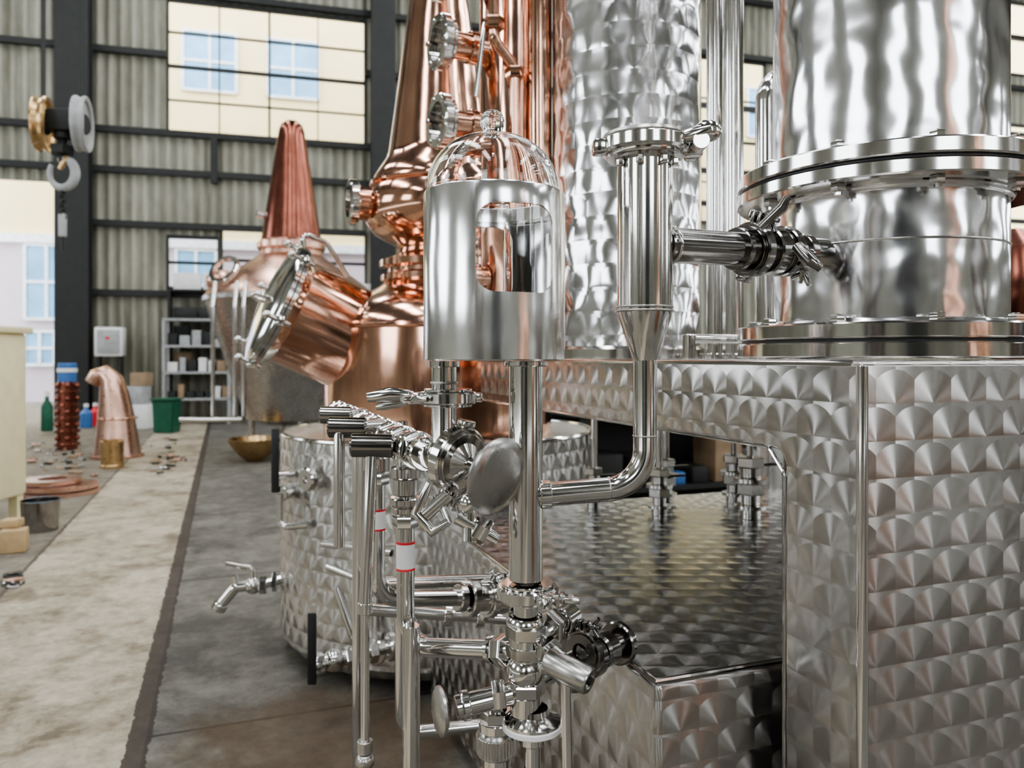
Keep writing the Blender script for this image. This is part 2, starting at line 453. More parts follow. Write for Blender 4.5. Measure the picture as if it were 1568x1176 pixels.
for a in (a0+.05,2.1): st.cyl((a,b0+.08,0),(a,b0+.08,.03),.03,BLACK)
sto=st.done(30)
tk=B('product_tank',(0,0,0),YAW)
A0,A1,B0,B1,ZT=.675,2.15,1.12,2.62,H-.541
tk.box2((A0,B0,.08),(A1,B1,ZT-.004),PET_V,.012,3)
tk.box2((A0+.008,B0+.008,ZT-.006),(A1-.008,B1-.008,ZT+.001),PET_H)
tk.tube([(A0+.003,B1,ZT),(A0+.003,B0+.003,ZT),(A1,B0+.003,ZT)],.005,STEEL,seg=8)
for a in(A0+.08,A1-.08):
    for b in(B0+.08,B1-.08): tk.cyl((a,b,0),(a,b,.09),.025,SATIN)
for (a,b,s) in((1.66,2.15,1.15),(1.40,2.30,.9),(1.78,2.4,1),(1.25,2.5,.8),(1.55,2.5,.9)):
    z=ZT
    for r,h in((.03,.03),(.045,.012),(.026,.03),(.042,.035),(.05,.014),(.03,.03),(.04,.03)):
        (tk.hexn((a,b,z+h*s/2),Z,r*s*1.05,h*s,STEEL) if h>.029 and r>.035 else tk.cyl((a,b,z),(a,b,z+h*s),r*s,STEEL)); z+=h*s
    tk.cyl((a,b,z),(a,b,H-.157),.012,STEEL,12)
    tk.box((a+.05*s,b,z-.03),(.12*s,.02,.008),BLACK,bev=.003)
tk.done(30,sto)

# ---------------------------------------------------------------- right rectifying column
c1=B('rectifying_column',(.75,1.55,H))
c1.lathe([(.213,.07),(.213,.32)],STEELW,seg=128)
c1.lathe([(.213,.38),(.213,2.2)],STEELW,seg=128)
def flange(z0,z1,r=.285):
    c1.lathe([(.20,z0),(r-.003,z0),(r,z0+.003),(r,z1-.003),(r-.003,z1),(.20,z1)],STEEL,seg=128)
flange(.0,.028); c1.lathe([(.2,.028),(.276,.028),(.276,.034),(.2,.034)],BLACK,seg=96); flange(.034,.062)
flange(.308,.334); c1.lathe([(.2,.334),(.276,.334),(.276,.340),(.2,.340)],BLACK,seg=96); flange(.340,.368)
c1.torus((0,0,.372),Z,.216,.006,STEELW,96,8); c1.torus((0,0,.304),Z,.216,.006,STEELW,96,8); c1.torus((0,0,.066),Z,.216,.006,STEELW,96,8)
for k in range(10):
    an=2*math.pi*(k+.3)/10; x,y=.25*math.cos(an),.25*math.sin(an)
    c1.cyl((x,y,.288),(x,y,.386),.0065,STEEL,10); c1.hexn((x,y,.376),Z,.0135,.014,STEEL)
    c1.cyl((x,y,.062),(x,y,.078),.0065,STEEL,10); c1.hexn((x,y,.069),Z,.0135,.014,STEEL)
    c1.hexn((x,y,.301),Z,.0135,.013,SATIN)
c1.torus((0,0,.21),Z,.2135,.0022,SATIN,96,8)
c1.lathe([(.213,2.2),(.1,2.4),(0,2.42)],STEELW,seg=96)
c1.done()
PET_C=petal('column_dimpled_steel','c',p=.10,R=.247,rough=.16,c=(.82,.82,.83),an=.6,wav=.7,tilt=.055,ws=8)
p2=HL(1.27,2.30,0); c2=B('stripping_column',(p2.x,p2.y,H-.003))
c2.lathe([(.247,.04),(.247,2.9)],PET_C,seg=128)
c2.lathe([(.2,0),(.262,0),(.262,.03),(.247,.04)],STEEL,seg=96)
c2.lathe([(.247,2.9),(.1,3.1),(0,3.12)],PET_C,seg=64)
c2.done()
c3=B('copper_plate_column',(0,2.72,H-.003))
c3.lathe([(.16,0),(.16,.02),(.115,.03),(.115,.5),(.12,.51),(.12,.54),(.115,.55),(.115,3.0),(0,3.05)],COPPER,seg=64)
for z in(.27,.53,.80,1.067,1.30,1.55):
    d=V(-.88,-.45,0).normalized(); o=V(0,0,z)
    c3.cyl(o+d*.08,o+d*.23,.045,COPPER)
    c3.cyl(o+d*.14,o+d*.17,.055,COPPER)
    c3.lathe([(.045,.0),(.072,.012),(.072,.03)],COPPER,o+d*.225,d)
    c3.ring(o+d*.27,d,.092,.03,.035,STEEL); c3.ring(o+d*.245,d,.082,.04,.014,STEEL)
    c3.cyl(o+d*.262,o+d*.272,.066,GLASS)
    for k in range(6):
        q=Quaternion(d,k*math.pi/3+.3)@Z*.079
        c3.hexn(o+d*.288+q,d,.009,.01,STEEL)
x,y=.01,-.13
c3.tube([(x,y,-.0),(x,y,.98),(x-.07,y-.06,1.05),(x-.07,y-.06,1.12),(x-.07,y-.06,1.9)],.018,COPPER,bend=.05)
c3.tube([(x-.075,y-.06,1.12),(x-.1,y-.06,1.1),(x-.13,y-.06,.86)],.008,STEEL)
c3.hexn((x-.07,y-.06,1.1),Z,.035,.04,COPPER); c3.hexn((x,y,.96),Z,.032,.035,COPPER)
c3.tube([(.09,-.1,0),(.09,-.1,2.8)],.045,COPPER)
c3.done()
vp=B('vapour_pipes',(0,0,0))
for px_,r,d in((.565,.022,2.15),(.66,.03,2.3)):
    vp.cyl((px_,d,H-.003),(px_,d,H+2.4),r,STEEL)
    vp.cyl((px_,d,H-.003),(px_,d,H+.012),r*1.8,STEEL)
vp.tube([(.66,1.98,H-.003),(.66,1.98,H+.72),(.86,2.05,H+.74)],.034,STEEL,bend=.07)
vp.cyl((.66,1.98,H-.003),(.66,1.98,H+.012),.05,STEEL)
vp.tube([(.45,2.0,H+.05),(.62,2.05,H+.05)],.012,STEEL); vp.cyl((.46,2.0,H-.003),(.46,2.0,H+.06),.018,STEEL)
vp.done()
dc=B('copper_receiver',(2.07,3.2,0))
dc.lathe([(0,0),(.12,0),(.12,.02),(.07,.04),(.07,1.3),(.10,1.35),(.15,1.42),(.16,1.6),(.14,1.7),(.05,1.78),(0,1.78)],COPPERD); dc.done()

# ---------------------------------------------------------------- main copper pot still
S=.002966; so=V(-.332,3.5,H)
sa=B('copper_pot_still',so)
def sp_(l): return [(r*S,z*S) for r,z in l]
sa.lathe(sp_([(172,-108),(172,40),(170,48),(158,66),(138,82),(110,96),(92,106),(84,112)]),COPPER,seg=96)
sa.lathe(sp_([(84,112),(88,116),(88,124),(78,128),(78,134),(90,136),(90,146),(78,150),(66,156),(62,164),(66,170),(82,178)]),COPPER,seg=72)
sa.lathe(sp_([(82,178),(98,188),(110,204),(114,222),(111,240),(102,254),(100,258),(100,264),(98,272),(90,285),(80,300),(76,312),(44,548),(24,760),(20,900),(0,910)]),COPPER,seg=72)
sa.torus((0,0,261*S),Z,101*S,4*S,COPPER,64,8); sa.torus((0,0,44*S),Z,172*S,3.5*S,COPPER,72,8)
PET_J=petal('jacket_engine_turned','c',p=.085,R=.69,rough=.26,c=(.58,.565,.54),an=.96,tilt=.13,wav=.1)
sa.lathe(sp_([(165,-107),(225,-107)])+[(.69,-.325),(.69,-H+.1),(.66,-H+.06),(0,-H+.06)],PET_J,seg=128)
sa.torus((0,0,-.322),Z,.685,.01,STEEL,96,10)
for k in range(4):
    an=math.pi/4+k*math.pi/2; sa.cyl((.5*math.cos(an),.5*math.sin(an),-H),(.5*math.cos(an),.5*math.sin(an),-H+.08),.04,STEEL)
d=V(-.93,-.37,0).normalized(); o=V(0,0,228*S)
sa.cyl(o+d*.28,o+d*.38,.075,COPPER); sa.ring(o+d*.39,d,.1,.035,.04,STEEL); sa.cyl(o+d*.38,o+d*.39,.07,GLASS)
d=V(-.80,-.42,.40).normalized(); o=V(-.30,-.14,.05)
sa.cyl(o+d*.05,o+d*.42,.225,COPPER,64,c=.01)
sa.lathe([(.225,.36),(.25,.385),(.262,.40),(.262,.415),(.0,.415)],STEEL,o,d,64)
sa.lathe([(.264,.42),(.264,.436),(.25,.445),(.2,.46),(.1,.475),(0,.48)],STEEL,o,d,64)
u=d.cross(Z).normalized(); vv=u.cross(d)
for k in range(6):
    q=Quaternion(d,k*math.pi/3+.2)@vv; c=o+d*.42+q*.268
    sa.cyl(c-d*.04,c+d*.05,.010,STEEL,12); sa.sphere(c+d*.055,.016,STEEL)
    sa.box(c,(.04,.03,.04),STEEL,bev=.005)
sa.tube([o+d*.46+u*.08,o+d*.52+u*.08,o+d*.52-u*.08,o+d*.46-u*.08],.009,STEEL,bend=.03)
sa.tube([o+d*.41+vv*.26,o+d*.45+vv*.32,o+d*.34+vv*.33,o+d*.2+vv*.24],.011,STEEL,bend=.03)
sao=sa.done()
def ball_valve(b,o,ax,up,s=1.0):
    o=Vector(o);ax=Vector(ax).normalized();up=Vector(up).normalized()
    b.cyl(o-ax*.05*s,o+ax*.05*s,.022*s,STEEL); b.hexn(o-ax*.042*s,ax,.03*s,.022*s,STEEL); b.hexn(o+ax*.042*s,ax,.03*s,.022*s,STEEL)
    b.sphere(o,.032*s,STEEL); b.cyl(o,o+up*.05*s,.012*s,STEEL,16); b.hexn(o+up*.045*s,up,.016*s,.01*s,STEEL)
kv=B('kettle_valves',so)
z=-.96
kv.cyl((-.64,-.22,z+.02),(-.74,-.25,z),.02,STEEL); kv.hexn((-.72,-.245,z),V(1,.2,0),.036,.03,STEEL); kv.hexn((-.675,-.23,z+.01),V(1,.2,0),.040,.02,STEEL); kv.sphere((-.76,-.25,z),.036,STEEL)
kv.tube([(-.76,-.25,z),(-.83,-.26,z-.005),(-.90,-.27,z-.09)],.022,STEEL,bend=.03); kv.ring((-.893,-.27,z-.08),V(-.5,0,-.8),.032,.012,.03,STEEL)
kv.tube([(-.76,-.25,z),(-.76,-.25,z+.07),(-.87,-.26,z+.10)],.011,STEEL,bend=.02)
kv.tube([(-.82,-.26,z),(-.835,-.26,z+.045)],.014,STEEL)
kv.tube([(-.34,-.89,-1.04),(-.05,-.72,-1.03)],.02,STEEL)
ball_valve(kv,(-.28,-.85,-1.04),V(.29,.17,0),V(-.5,-.86,0),1.2)
kv.hexn((-.16,-.785,-1.035),V(.29,.17,0),.04,.03,STEEL); kv.ring((-.1,-.75,-1.03),V(.29,.17,0),.05,.03,.03,STEEL)
kv.box((-.335,-.93,-.97),(.03,.012,.24),BLACK,bev=.005); kv.cyl((-.31,-.88,-1.04),(-.335,-.93,-1.04),.012,STEEL)
kv.cyl((-.53,-.38,-.53),(-.57,-.5,-.53),.03,STEEL); kv.tube([(-.57,-.5,-.53),(-.57,-.5,-.66),(-.45,-.54,-.64)],.014,STEEL,bend=.03)
kv.box((-.59,-.5,-.40),(.03,.012,.25),BLACK,bev=.005); kv.cyl((-.53,-.45,-.46),(-.60,-.49,-.46),.014,STEEL)
kv.ring((-.44,-.58,-.46),V(-.6,-.75,0),.045,.03,.03,STEEL)
kv.tube([(-.30,-.72,-.83),(-.22,-.76,-1.02),(-.16,-.72,-1.06)],.017,STEEL,bend=.03)
kv.tube([(-.36,-.62,-.78),(-.16,-.68,-.84),(-.16,-.72,-1.06)],.011,STEEL,bend=.03)
kv.ring((-.16,-.72,-1.06),V(.3,.9,0),.045,.02,.02,STEEL)
kv.tube([(-.38,-.60,-.70),(-.1,-.74,-.70)],.012,STEEL); kv.hexn((-.2,-.69,-.70),V(.28,-.14,0),.028,.03,STEEL)
kv.done(35,sao)

# ---------------------------------------------------------------- second still, behind
S2=.00847; s2=V(-2.86,10.0,H)
sb=B('copper_pot_still',s2)
def q2(l): return [(r*S2,z*S2) for r,z in l]
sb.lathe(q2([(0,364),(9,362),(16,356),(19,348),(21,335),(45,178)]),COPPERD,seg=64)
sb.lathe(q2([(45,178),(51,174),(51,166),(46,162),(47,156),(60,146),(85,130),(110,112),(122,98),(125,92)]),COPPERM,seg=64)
sb.lathe(q2([(125,92),(128,90),(128,84),(124,80),(66,-92),(40,-100),(0,-102)]),SATIN,seg=64)
for k in range(4):
    an=.5+k*math.pi/2; x,y=.5*math.cos(an),.5*math.sin(an); sb.cyl((x,y,-H),(x,y,-.72),.04,SATIN)
for x in(-70,-40,-28):
    sb.tube([(x*S2,-1.02,105*S2),(x*S2,-1.1,70*S2),(x*S2,-1.1,-80*S2)],.024,STEEL,bend=.05)
sb.tube([(-115*S2,-1.1,-84*S2),(-30*S2,-1.1,-84*S2)],.03,STEEL)
sb.sphere((-85*S2,-.35,112*S2),.25,COPPERM,(1,1,.6)); sb.ring((-70*S2,-.75,125*S2),V(-.3,-.8,.5),.2,.05,.06,STEEL)
sb.cyl((-38*S2,-.1,215*S2),(-48*S2,-.15,218*S2),.05,STEEL)
sb.done()
# ---------------------------------------------------------------- glass bell & parrot (mm drawing units at y=1.18)
def m(x,z,y=0): return V(x/1000,1.18+y/1000,H+z/1000)
gl=B('glass_bell',m(-30,0))
def mm(l): return [(r/1000,z/1000) for r,z in l]
dome=[]
for k in range(17):
    an=math.pi/2*k/16; dome.append((101.5*math.cos(an)**.9 if k<16 else 0,255+87*math.sin(an)))
inner=[(max(0,r-2.5),z-2.5) for r,z in dome]
shell=[(101.5,225)]+dome
gl.lathe(mm(shell),GLASS,seg=96); n_out=len(gl.bm.faces)
gl.lathe(mm([(99,225)]+inner),GLASS,seg=96)
gl.bm.faces.ensure_lookup_table()
for i,f in enumerate(gl.bm.faces):
    f.normal_update(); c=f.calc_center_median(); out=Vector((c.x,c.y,max(0,c.z-.25))).dot(f.normal)>0
    if (i<n_out)!=out: f.normal_flip()
gl.lathe(mm([(99,225),(101.5,225)]),GLASS,seg=96)
gl.sphere((.0,0,.361),.019,GLASS); gl.cyl((0,0,.3425),(0,0,.348),.010,GLASS,24)
glo=gl.done(50)
# polished steel cup with rounded sight windows front and back
cup=B('overflow_cup',m(-27,0))
cup.lathe(mm([(20,-4),(106,-4),(108,-2),(108,247),(107,249),(105,249),(104,247),(104,0),(20,0)]),STEELC,seg=192,close=True)
cupo=cup.done(50)
cut=bmesh.new(); bmesh.ops.create_cube(cut,size=1)
bmesh.ops.scale(cut,vec=(.116,.4,.125),verts=cut.verts)
bmesh.ops.bevel(cut,geom=[e for e in cut.edges if abs((e.verts[0].co-e.verts[1].co).y)>.1],offset=.026,segments=8,affect='EDGES',profile=.5)
bmesh.ops.transform(cut,matrix=Matrix.Translation(m(-27,155))@Matrix.Rotation(math.radians(20),4,'Z'),verts=cut.verts)
cme=bpy.data.meshes.new('cut'); cut.to_mesh(cme); cut.free(); cob=bpy.data.objects.new('cut',cme); SC.collection.objects.link(cob)
md=cupo.modifiers.new('win','BOOLEAN'); md.object=cob; md.operation='DIFFERENCE'; md.solver='EXACT'
dg=bpy.context.evaluated_depsgraph_get(); nm=bpy.data.meshes.new_from_object(cupo.evaluated_get(dg))
cupo.modifiers.clear(); cupo.data=nm; nm.set_sharp_from_angle(angle=math.radians(40))
bpy.data.objects.remove(cob)
ib=B('glass_liner',m(-27,0))
ib.lathe(mm([(97,70),(99,70),(99,224),(97,224)]),GLASS,seg=96,close=True)
ib.lathe(mm([(24,2),(24,205),(22,205),(22,2)]),GLASS,(.038,-.0,0),seg=40,close=True)
ib.done(50,glo)

rg=B('spirit_parrot',(0,0,0))
P=lambda x,z,y=0:m(x,z,y)
rg.cyl(P(21,-340),P(21,-5),.026,STEEL,48)
rg.ring(P(21,-9),Z,.034,.01,.008,STEEL)
rg.clamp(P(24,-358),Z,.047,V(.55,-.8,0))
rg.cyl(P(21,-412),P(21,-372),.019,STEEL); rg.lathe(mm([(26,0),(30,6),(30,10),(20,22)]),STEEL,P(21,-395),-Z)
rg.hexn(P(21,-418),Z,.031,.02,STEEL); rg.cyl(P(21,-440),P(21,-425),.026,STEEL)
rg.cyl(P(21,-545),P(21,-430),.024,STEEL); rg.hexn(P(21,-448),Z,.030,.018,STEEL); rg.hexn(P(21,-505),Z,.030,.02,STEEL)
rg.sphere(P(21,-478),.030,STEEL)
d=V(.52,-.80,-.22).normalized(); o=P(40,-432)
rg.cyl(o,o+d*.06,.014,STEEL); rg.hexn(o+d*.03,d,.022,.012,STEEL)
c=o+d*.07; pd=V(.80,-.50,-.22).normalized()
rg.lathe(mm([(0,-36),(18,-36),(20,-33),(20,33),(18,36),(12,36),(11,32),(0,32)]),SATIN,c+V(.005,0,-.008),pd,40)
rg.lathe(mm([(0,0),(6,0),(6,6),(0,6)]),BLACK,c+V(.005,0,-.008)+pd*.032,pd,20)
rg.cyl(c+pd*.0,c+V(.012,.0,-.55),.008,STEEL,16)
rg.cyl(P(5,-512),P(-85,-524,-25),.017,STEEL); rg.hexn(P(-20,-515,-7),V(1,.1,.1),.024,.02,STEEL); rg.ring(P(-70,-522,-22),V(1,.25,.1),.022,.01,.012,STEEL)
rg.lathe(mm([(0,-5),(30,-5),(36,-1),(36,3),(30,7),(0,9)]),SATIN,P(-106,-527,-30),V(-.93,-.35,0),40)
rg.lathe(mm([(24,0),(26,-8),(34,-14),(44,-18),(44,-22),(0,-22)]),STEEL,P(31,-535),Z,48)
rg.ring(P(31,-562),Z,.046,.012,.010,WHITE); rg.cyl(P(31,-590),P(31,-566),.020,STEEL)
rg.cyl(P(31,-1250),P(31,-588),.013,STEEL)
rg.cyl(P(-24,-1250,20),P(-24,-515,20),.014,STEEL); rg.hexn(P(-24,-555,20),Z,.026,.018,STEEL); rg.cyl(P(-24,-578,20),P(-24,-563,20),.028,STEEL)
rg.lathe(mm([(0,0),(26,0),(31,4),(31,18),(31,20),(31,34),(27,40),(0,40)]),SATIN,P(-24,-618,20),Z,48)
for k in range(36):
    an=2*math.pi*k/36; rg.cyl(P(-24+31*math.cos(an),-612,20+31*math.sin(an)),P(-24+31*math.cos(an),-585,20+31*math.sin(an)),.0017,STEEL,6)
rg.cyl(P(-24,-640,20),P(-24,-618,20),.022,STEEL); rg.ring(P(-24,-650,20),Z,.03,.012,.012,STEEL)
rg.cyl(P(21,-520),P(-24,-520,20),.015,STEEL)
rg.tube([P(21,-500),P(90,-505,90),P(215,-515,235)],.017,STEEL)
rg.hexn(P(62,-430,50),V(.5,.8,0),.028,.03,STEEL); rg.cyl(P(21,-440),P(75,-430,70),.018,STEEL); rg.cyl(P(75,-430,70),P(95,-432,110),.024,STEEL)
for (x,y,r,h) in((100,100,.045,.02),(130,135,.036,.03),(112,115,.03,.03),(160,170,.03,.035),(190,205,.038,.016)):
    rg.ring(P(x,-503-x*.05,y),V(.65,.75,-.05),r,.025,h,DARKST)
rg.clamp(P(118,-480,80),V(.65,.75,0),.036,V(0,0,1),DARKST)
rg.tube([P(21,-212),P(205,-198,8),P(205,60,8)],.0185,STEEL,bend=.062,seg=28,nb=14)
rg.lathe(mm([(18,-5),(20,0),(42,68),(42,78)]),STEEL,P(205,0,8),Z,48)
rg.lathe(mm([(42,78),(42,300),(46,304),(46,312)]),STEEL,P(205,0,8),Z,64)
rg.torus(P(205,72,8),Z,.0425,.002,SATIN); rg.torus(P(205,78,8),Z,.0425,.0015,SATIN)
rg.cyl(P(43,-210,0),P(60,-209,1),.0215,STEEL); rg.torus(P(205,-120,8),Z,.0185,.0012,SATIN); rg.torus(P(150,-202,6),V(1,.0,.07),.0185,.0012,SATIN)
rg.lathe(mm([(40,0),(58,0),(60,4),(60,12),(56,14)]),STEEL,P(205,306,8),Z,64)
rg.ring(P(205,325,8),Z,.068,.022,.024,STEEL,64)
rg.lathe(mm([(64,0),(66,3),(64,8),(40,12),(0,13)]),SATIN,P(205,334,8),Z,64)
rg.box(P(278,322,8),(.03,.022,.024),STEEL,bev=.003); rg.box(P(134,322,0),(.022,.03,.022),STEEL,bev=.004)
rg.cyl(P(280,322,40),P(280,322,-40),.006,STEEL); rg.hexn(P(280,322,30),V(0,1,0),.014,.014,STEEL)
rg.cyl(P(280,322,-20),P(280,322,-42),.013,STEEL)
rg.tube([P(255,330,-25),P(275,333,-30),P(296,340,-35)],[.010,.013,.010],STEEL,seg=12)
rg.sphere(P(292,338,-34),.017,STEEL,(1.2,.5,1))
for an in(-2.6,-1.9,-1.1,-.5): rg.hexn(P(205+48*math.cos(an),296,8+48*math.sin(an)),Z,.006,.012,STEEL)
s0=V(.235,1.20,H+.176); s1=V(.578,1.433,H+.193); dd=(s1-s0).normalized()
rg.cyl(s0,s1,.028,DARKST,40); rg.torus(s0+dd*.012,dd,.029,.003,STEEL)
cc=s0+dd*.21
rg.clamp(cc,dd,.047,V(-.2,-.5,.8),DARKST); rg.ring(cc+dd*.05,dd,.042,.016,.03,DARKST); rg.ring(cc-dd*.035,dd,.036,.01,.012,DARKST)
rg.clamp(cc+dd*.085,dd,.045,V(.5,-.7,-.4),DARKST)
rg.ring(cc+dd*.14,dd,.034,.008,.02,DARKST)
rg.tube([cc+V(.0,-.05,.03),cc+V(.03,-.07,.06),cc+V(.035,-.075,.075)],[.007,.009,.006],DARKST,seg=10)
rg.tube([cc+V(.06,-.05,0),cc+V(.075,-.07,-.03),cc+V(.09,-.07,-.04)],[.009,.012,.008],DARKST,seg=10)
rg.cyl(P(-104,-135),P(-104,-5),.019,STEEL,40)
rg.cyl(P(-104,-14),P(-104,-5),.024,STEEL)
rg.clamp(P(-98,-61),Z,.044,V(-1,-.25,0)); rg.torus(P(-104,-38),Z,.0195,.002,SATIN)
rg.tube([P(-150,-58,-12),P(-185,-55,-16),P(-218,-60,-20)],[.008,.012,.007],STEEL,seg=12)
rg.tube([P(-160,-68,-12),P(-190,-72,-16),P(-205,-74,-18)],[.005,.007,.005],STEEL,seg=12)
va=V(.72,-.66,-.20).normalized(); vo=P(-84,-155)
rg.tube([P(-104,-120),P(-104,-155),P(-130,-155,30)],.02,STEEL,bend=.02)
rg.sphere(P(-100,-150),.032,STEEL)
rg.clamp(vo+va*.0,va,.052,V(-.35,.1,-1))
rg.lathe(mm([(0,-28),(30,-28),(36,-12),(36,12),(20,22),(12,28),(12,50),(16,52),(16,60),(10,62),(10,80)]),STEEL,vo,va,40)
rg.lathe(mm([(10,0),(16,4),(28,10),(46,14),(56,19),(58,24),(54,29),(40,33),(0,36)]),SATIN,vo+va*.062,va,56)
rg.cyl(P(-62,-232,-20),P(-62,-275,-26),.013,STEEL); rg.sphere(P(-62,-218,-20),.020,STEEL)
rg.cyl(P(-82,-238,-22),P(-20,-272,-32),.012,STEEL,r2=.009); rg.hexn(P(-46,-258,-28),V(.9,0,-.5),.020,.022,STEEL)
rg.tube([P(-125,-190,-10),P(-145,-235,-16),P(-120,-262,-20),P(-95,-245,-22)],[.006,.009,.009,.006],STEEL,seg=12)
rg.cyl(P(-132,-238,-16),P(-95,-205,-16),.010,STEEL)
rg.tube([P(-110,-215,-10),P(-95,-250,-20)],.006,STEEL)
rgo=rg.done(38)
for o_ in (glo,cupo):
    o_.parent=rgo

# ---------------------------------------------------------------- manifold along the tank
mf=B('drain_manifold',(0,0,0))
F=V(-sR,cR,0)
n0=V(-.131,1.2,H-.152)
def mp(t): return n0+F*t
mf.cyl(mp(-.02),mp(1.05),.019,STEEL,32)
t_=0.02
while t_<1.0:
    mf.ring(mp(t_),F,.027,.012,.022,STEEL); mf.hexn(mp(t_+.03),F,.029,.02,STEEL); mf.ring(mp(t_+.052),F,.032,.014,.012,STEEL)
    t_+=.105
for (x,y,z,l) in((-.236,1.30,-.148,.066),(-.312,1.46,-.132,.066),(-.40,1.75,-.13,.06)):
    o=V(x,y,H+z)
    mf.lathe(mm([(0,-36),(17,-36),(20,-33),(20,33),(17,36),(0,36)]),DARKST,o,V(1,.1,-.03),36)
    mf.cyl(o,o+V(.06,.05,0),.012,STEEL)
mf.tube([V(-.236,1.30,H-.15),V(-.246,1.29,H-.42)],.0105,STEEL,seg=20); mf.tube([V(-.246,1.29,H-.42),V(-.246,1.29,H-.665)],.0075,STEEL,seg=16)
mf.cyl(V(-.246,1.29,H-.428),V(-.246,1.29,H-.41),.012,STEEL); mf.sphere(V(-.246,1.29,H-.675),.016,SATIN); mf.cyl(V(-.246,1.29,H-.66),V(-.246,1.29,H-.64),.013,SATIN)
mf.cyl(V(-.246,1.29,0),V(-.246,1.29,H-.67),.005,STEEL,10)
mf.tube([V(-.325,1.45,H-.14),V(-.325,1.45,H-.355)],.0105,STEEL,seg=20)
mf.tube([V(-.186,1.347,H-.16),V(-.186,1.347,H-.505),V(.0,1.19,H-.452)],.0158,STEEL,bend=.05,seg=24,nb=12)
for z,r,h in((-.2,.026,.02),(-.225,.022,.03),(-.25,.028,.014),(-.265,.025,.012)):
    mf.ring(V(-.186,1.347,H+z),Z,r,.012,h,STEEL)
mf.hexn(V(-.186,1.347,H-.285),Z,.023,.022,STEEL)
e1=V(.0,1.19,H-.452); e0=V(-.186,1.347,H-.505); ed=(e1-e0).normalized()
mf.hexn(e1-ed*.02,ed,.025,.022,STEEL); mf.ring(e1-ed*.04,ed,.022,.008,.01,STEEL)
mf.ring(V(-.186,1.347,H-.345),Z,.0164,.0006,.046,WHITE)
mf.ring(V(-.186,1.347,H-.322),Z,.0167,.0009,.004,RED); mf.ring(V(-.186,1.347,H-.368),Z,.0167,.0009,.004,RED)
mf.tube([V(-.281,1.60,H-.13),V(-.281,1.60,H-.50),V(.035,1.80,H-.56)],.0175,STEEL,bend=.06,seg=24,nb=12)
mf.tube([V(-.33,1.72,H-.14),V(-.33,1.72,H-.505),V(.02,1.88,H-.54)],.015,STEEL,bend=.06,seg=24,nb=12)
mf.ring(V(-.281,1.60,H-.335),Z,.0181,.0006,.04,WHITE); mf.ring(V(-.281,1.60,H-.315),Z,.0184,.0009,.004,RED); mf.ring(V(-.281,1.60,H-.355),Z,.0184,.0009,.004,RED)
mf.ring(V(-.281,1.60,H-.22),Z,.027,.012,.03,STEEL); mf.hexn(V(-.281,1.60,H-.25),Z,.026,.025,STEEL)
dr=V(.316,.20,-.06).normalized()
for f_,r,h in((.20,.03,.02),(.225,.042,.02),(.25,.03,.03),(.3,.036,.03),(.33,.045,.015)):
    mf.ring(V(-.281,1.60,H-.50)+dr*f_,dr,r,.016,h,STEEL)
mf.clamp(V(-.281,1.60,H-.50)+dr*.275,dr,.044,V(0,-.3,1))
mf.cyl(V(-.166,1.27,0),V(-.166,1.27,H-.44),.0145,STEEL); mf.cyl(V(-.166,1.27,0),V(-.166,1.27,.01),.05,STEEL)
mf.cyl(V(-.43,2.15,0),V(-.43,2.15,H-.14),.016,STEEL); mf.tube([V(-.28,1.95,H-.16),V(-.28,1.95,.3),V(-.05,2.0,.3)],.016,STEEL,bend=.05)
mf.tube([V(-.36,1.9,H-.62),V(.0,1.95,H-.66)],.015,STEEL)
for t_ in(.1,.2,.28): mf.ring(V(-.36+t_,1.9+t_*.14,H-.62-t_*.11),V(.36,.05,-.04),.028,.014,.02,STEEL)
mf.done(38,rgo)

# ---------------------------------------------------------------- hoist
hk=B('hoist_hook',(-3.52,6.0,H))
K=.00508
for x in(-26,34):
    hk.lathe([(.0,-.02),(.17,-.02),(.18,-.04),(.21,-.045),(.215,-.03),(.2,0),(.215,.03),(.21,.045),(.18,.04),(.17,.02),(0,.02)],GREY if x>0 else BRASS,V(x*K,0,358*K),V(.96,.3,.0),36)
    hk.cyl(V(x*K,.02,370*K),V(x*K,.02,3.6),.008,BEAM,8); hk.cyl(V(x*K-.08,.12,370*K),V(x*K-.08,.12,3.6),.008,BEAM,8)
    hk.cyl(V(x*K-.03,0,358*K),V(x*K+.03,0,358*K),.08,BEAM,20)
hk.box(V(4*K,0,362*K),(.2,.16,.17),BEAM,bev=.02)
hk.cyl(V(4*K,0,335*K),V(4*K,0,345*K),.06,BEAM); hk.cyl(V(4*K,0,300*K),V(4*K,0,340*K),.03,BEAM); hk.hexn(V(4*K,0,318*K),Z,.09,.07,BEAM)
pts=[];rs=[]
for k in range(22):
    an=math.radians(100-k*15); pts.append(V(4*K+.10*math.cos(an),0,283*K+.115*math.sin(an))); rs.append(.02+.016*math.sin(math.pi*min(1,(k+2)/19))) 
hk.tube(pts,rs,GREY,seg=14); hk.tube([V(4*K,0,300*K),V(4*K-.017,0,283*K+.114)],.026,GREY)
hk.box(V(8*K,-.02,298*K),(.03,.03,.12),BRASS,Matrix.Rotation(.5,4,'Y'),bev=.005)
for k in range(7): hk.torus(V(4*K,.0,(258-k*7)*K),V(1,0,0) if k%2 else V(0,1,0),.026,.007,BEAM,16,8)
hk.box(V(4*K,0,203*K),(.05,.05,.18),GREY,bev=.01); hk.tube([V(4*K,0,195*K),V(4*K,0,165*K)],.014,BEAM)
hk.done()
cr=B('crane_rail',WO,WY); cr.box2((-8,-9.9,H+3.9),(-2.0,-9.6,H+4.3),BEAM); cr.done()

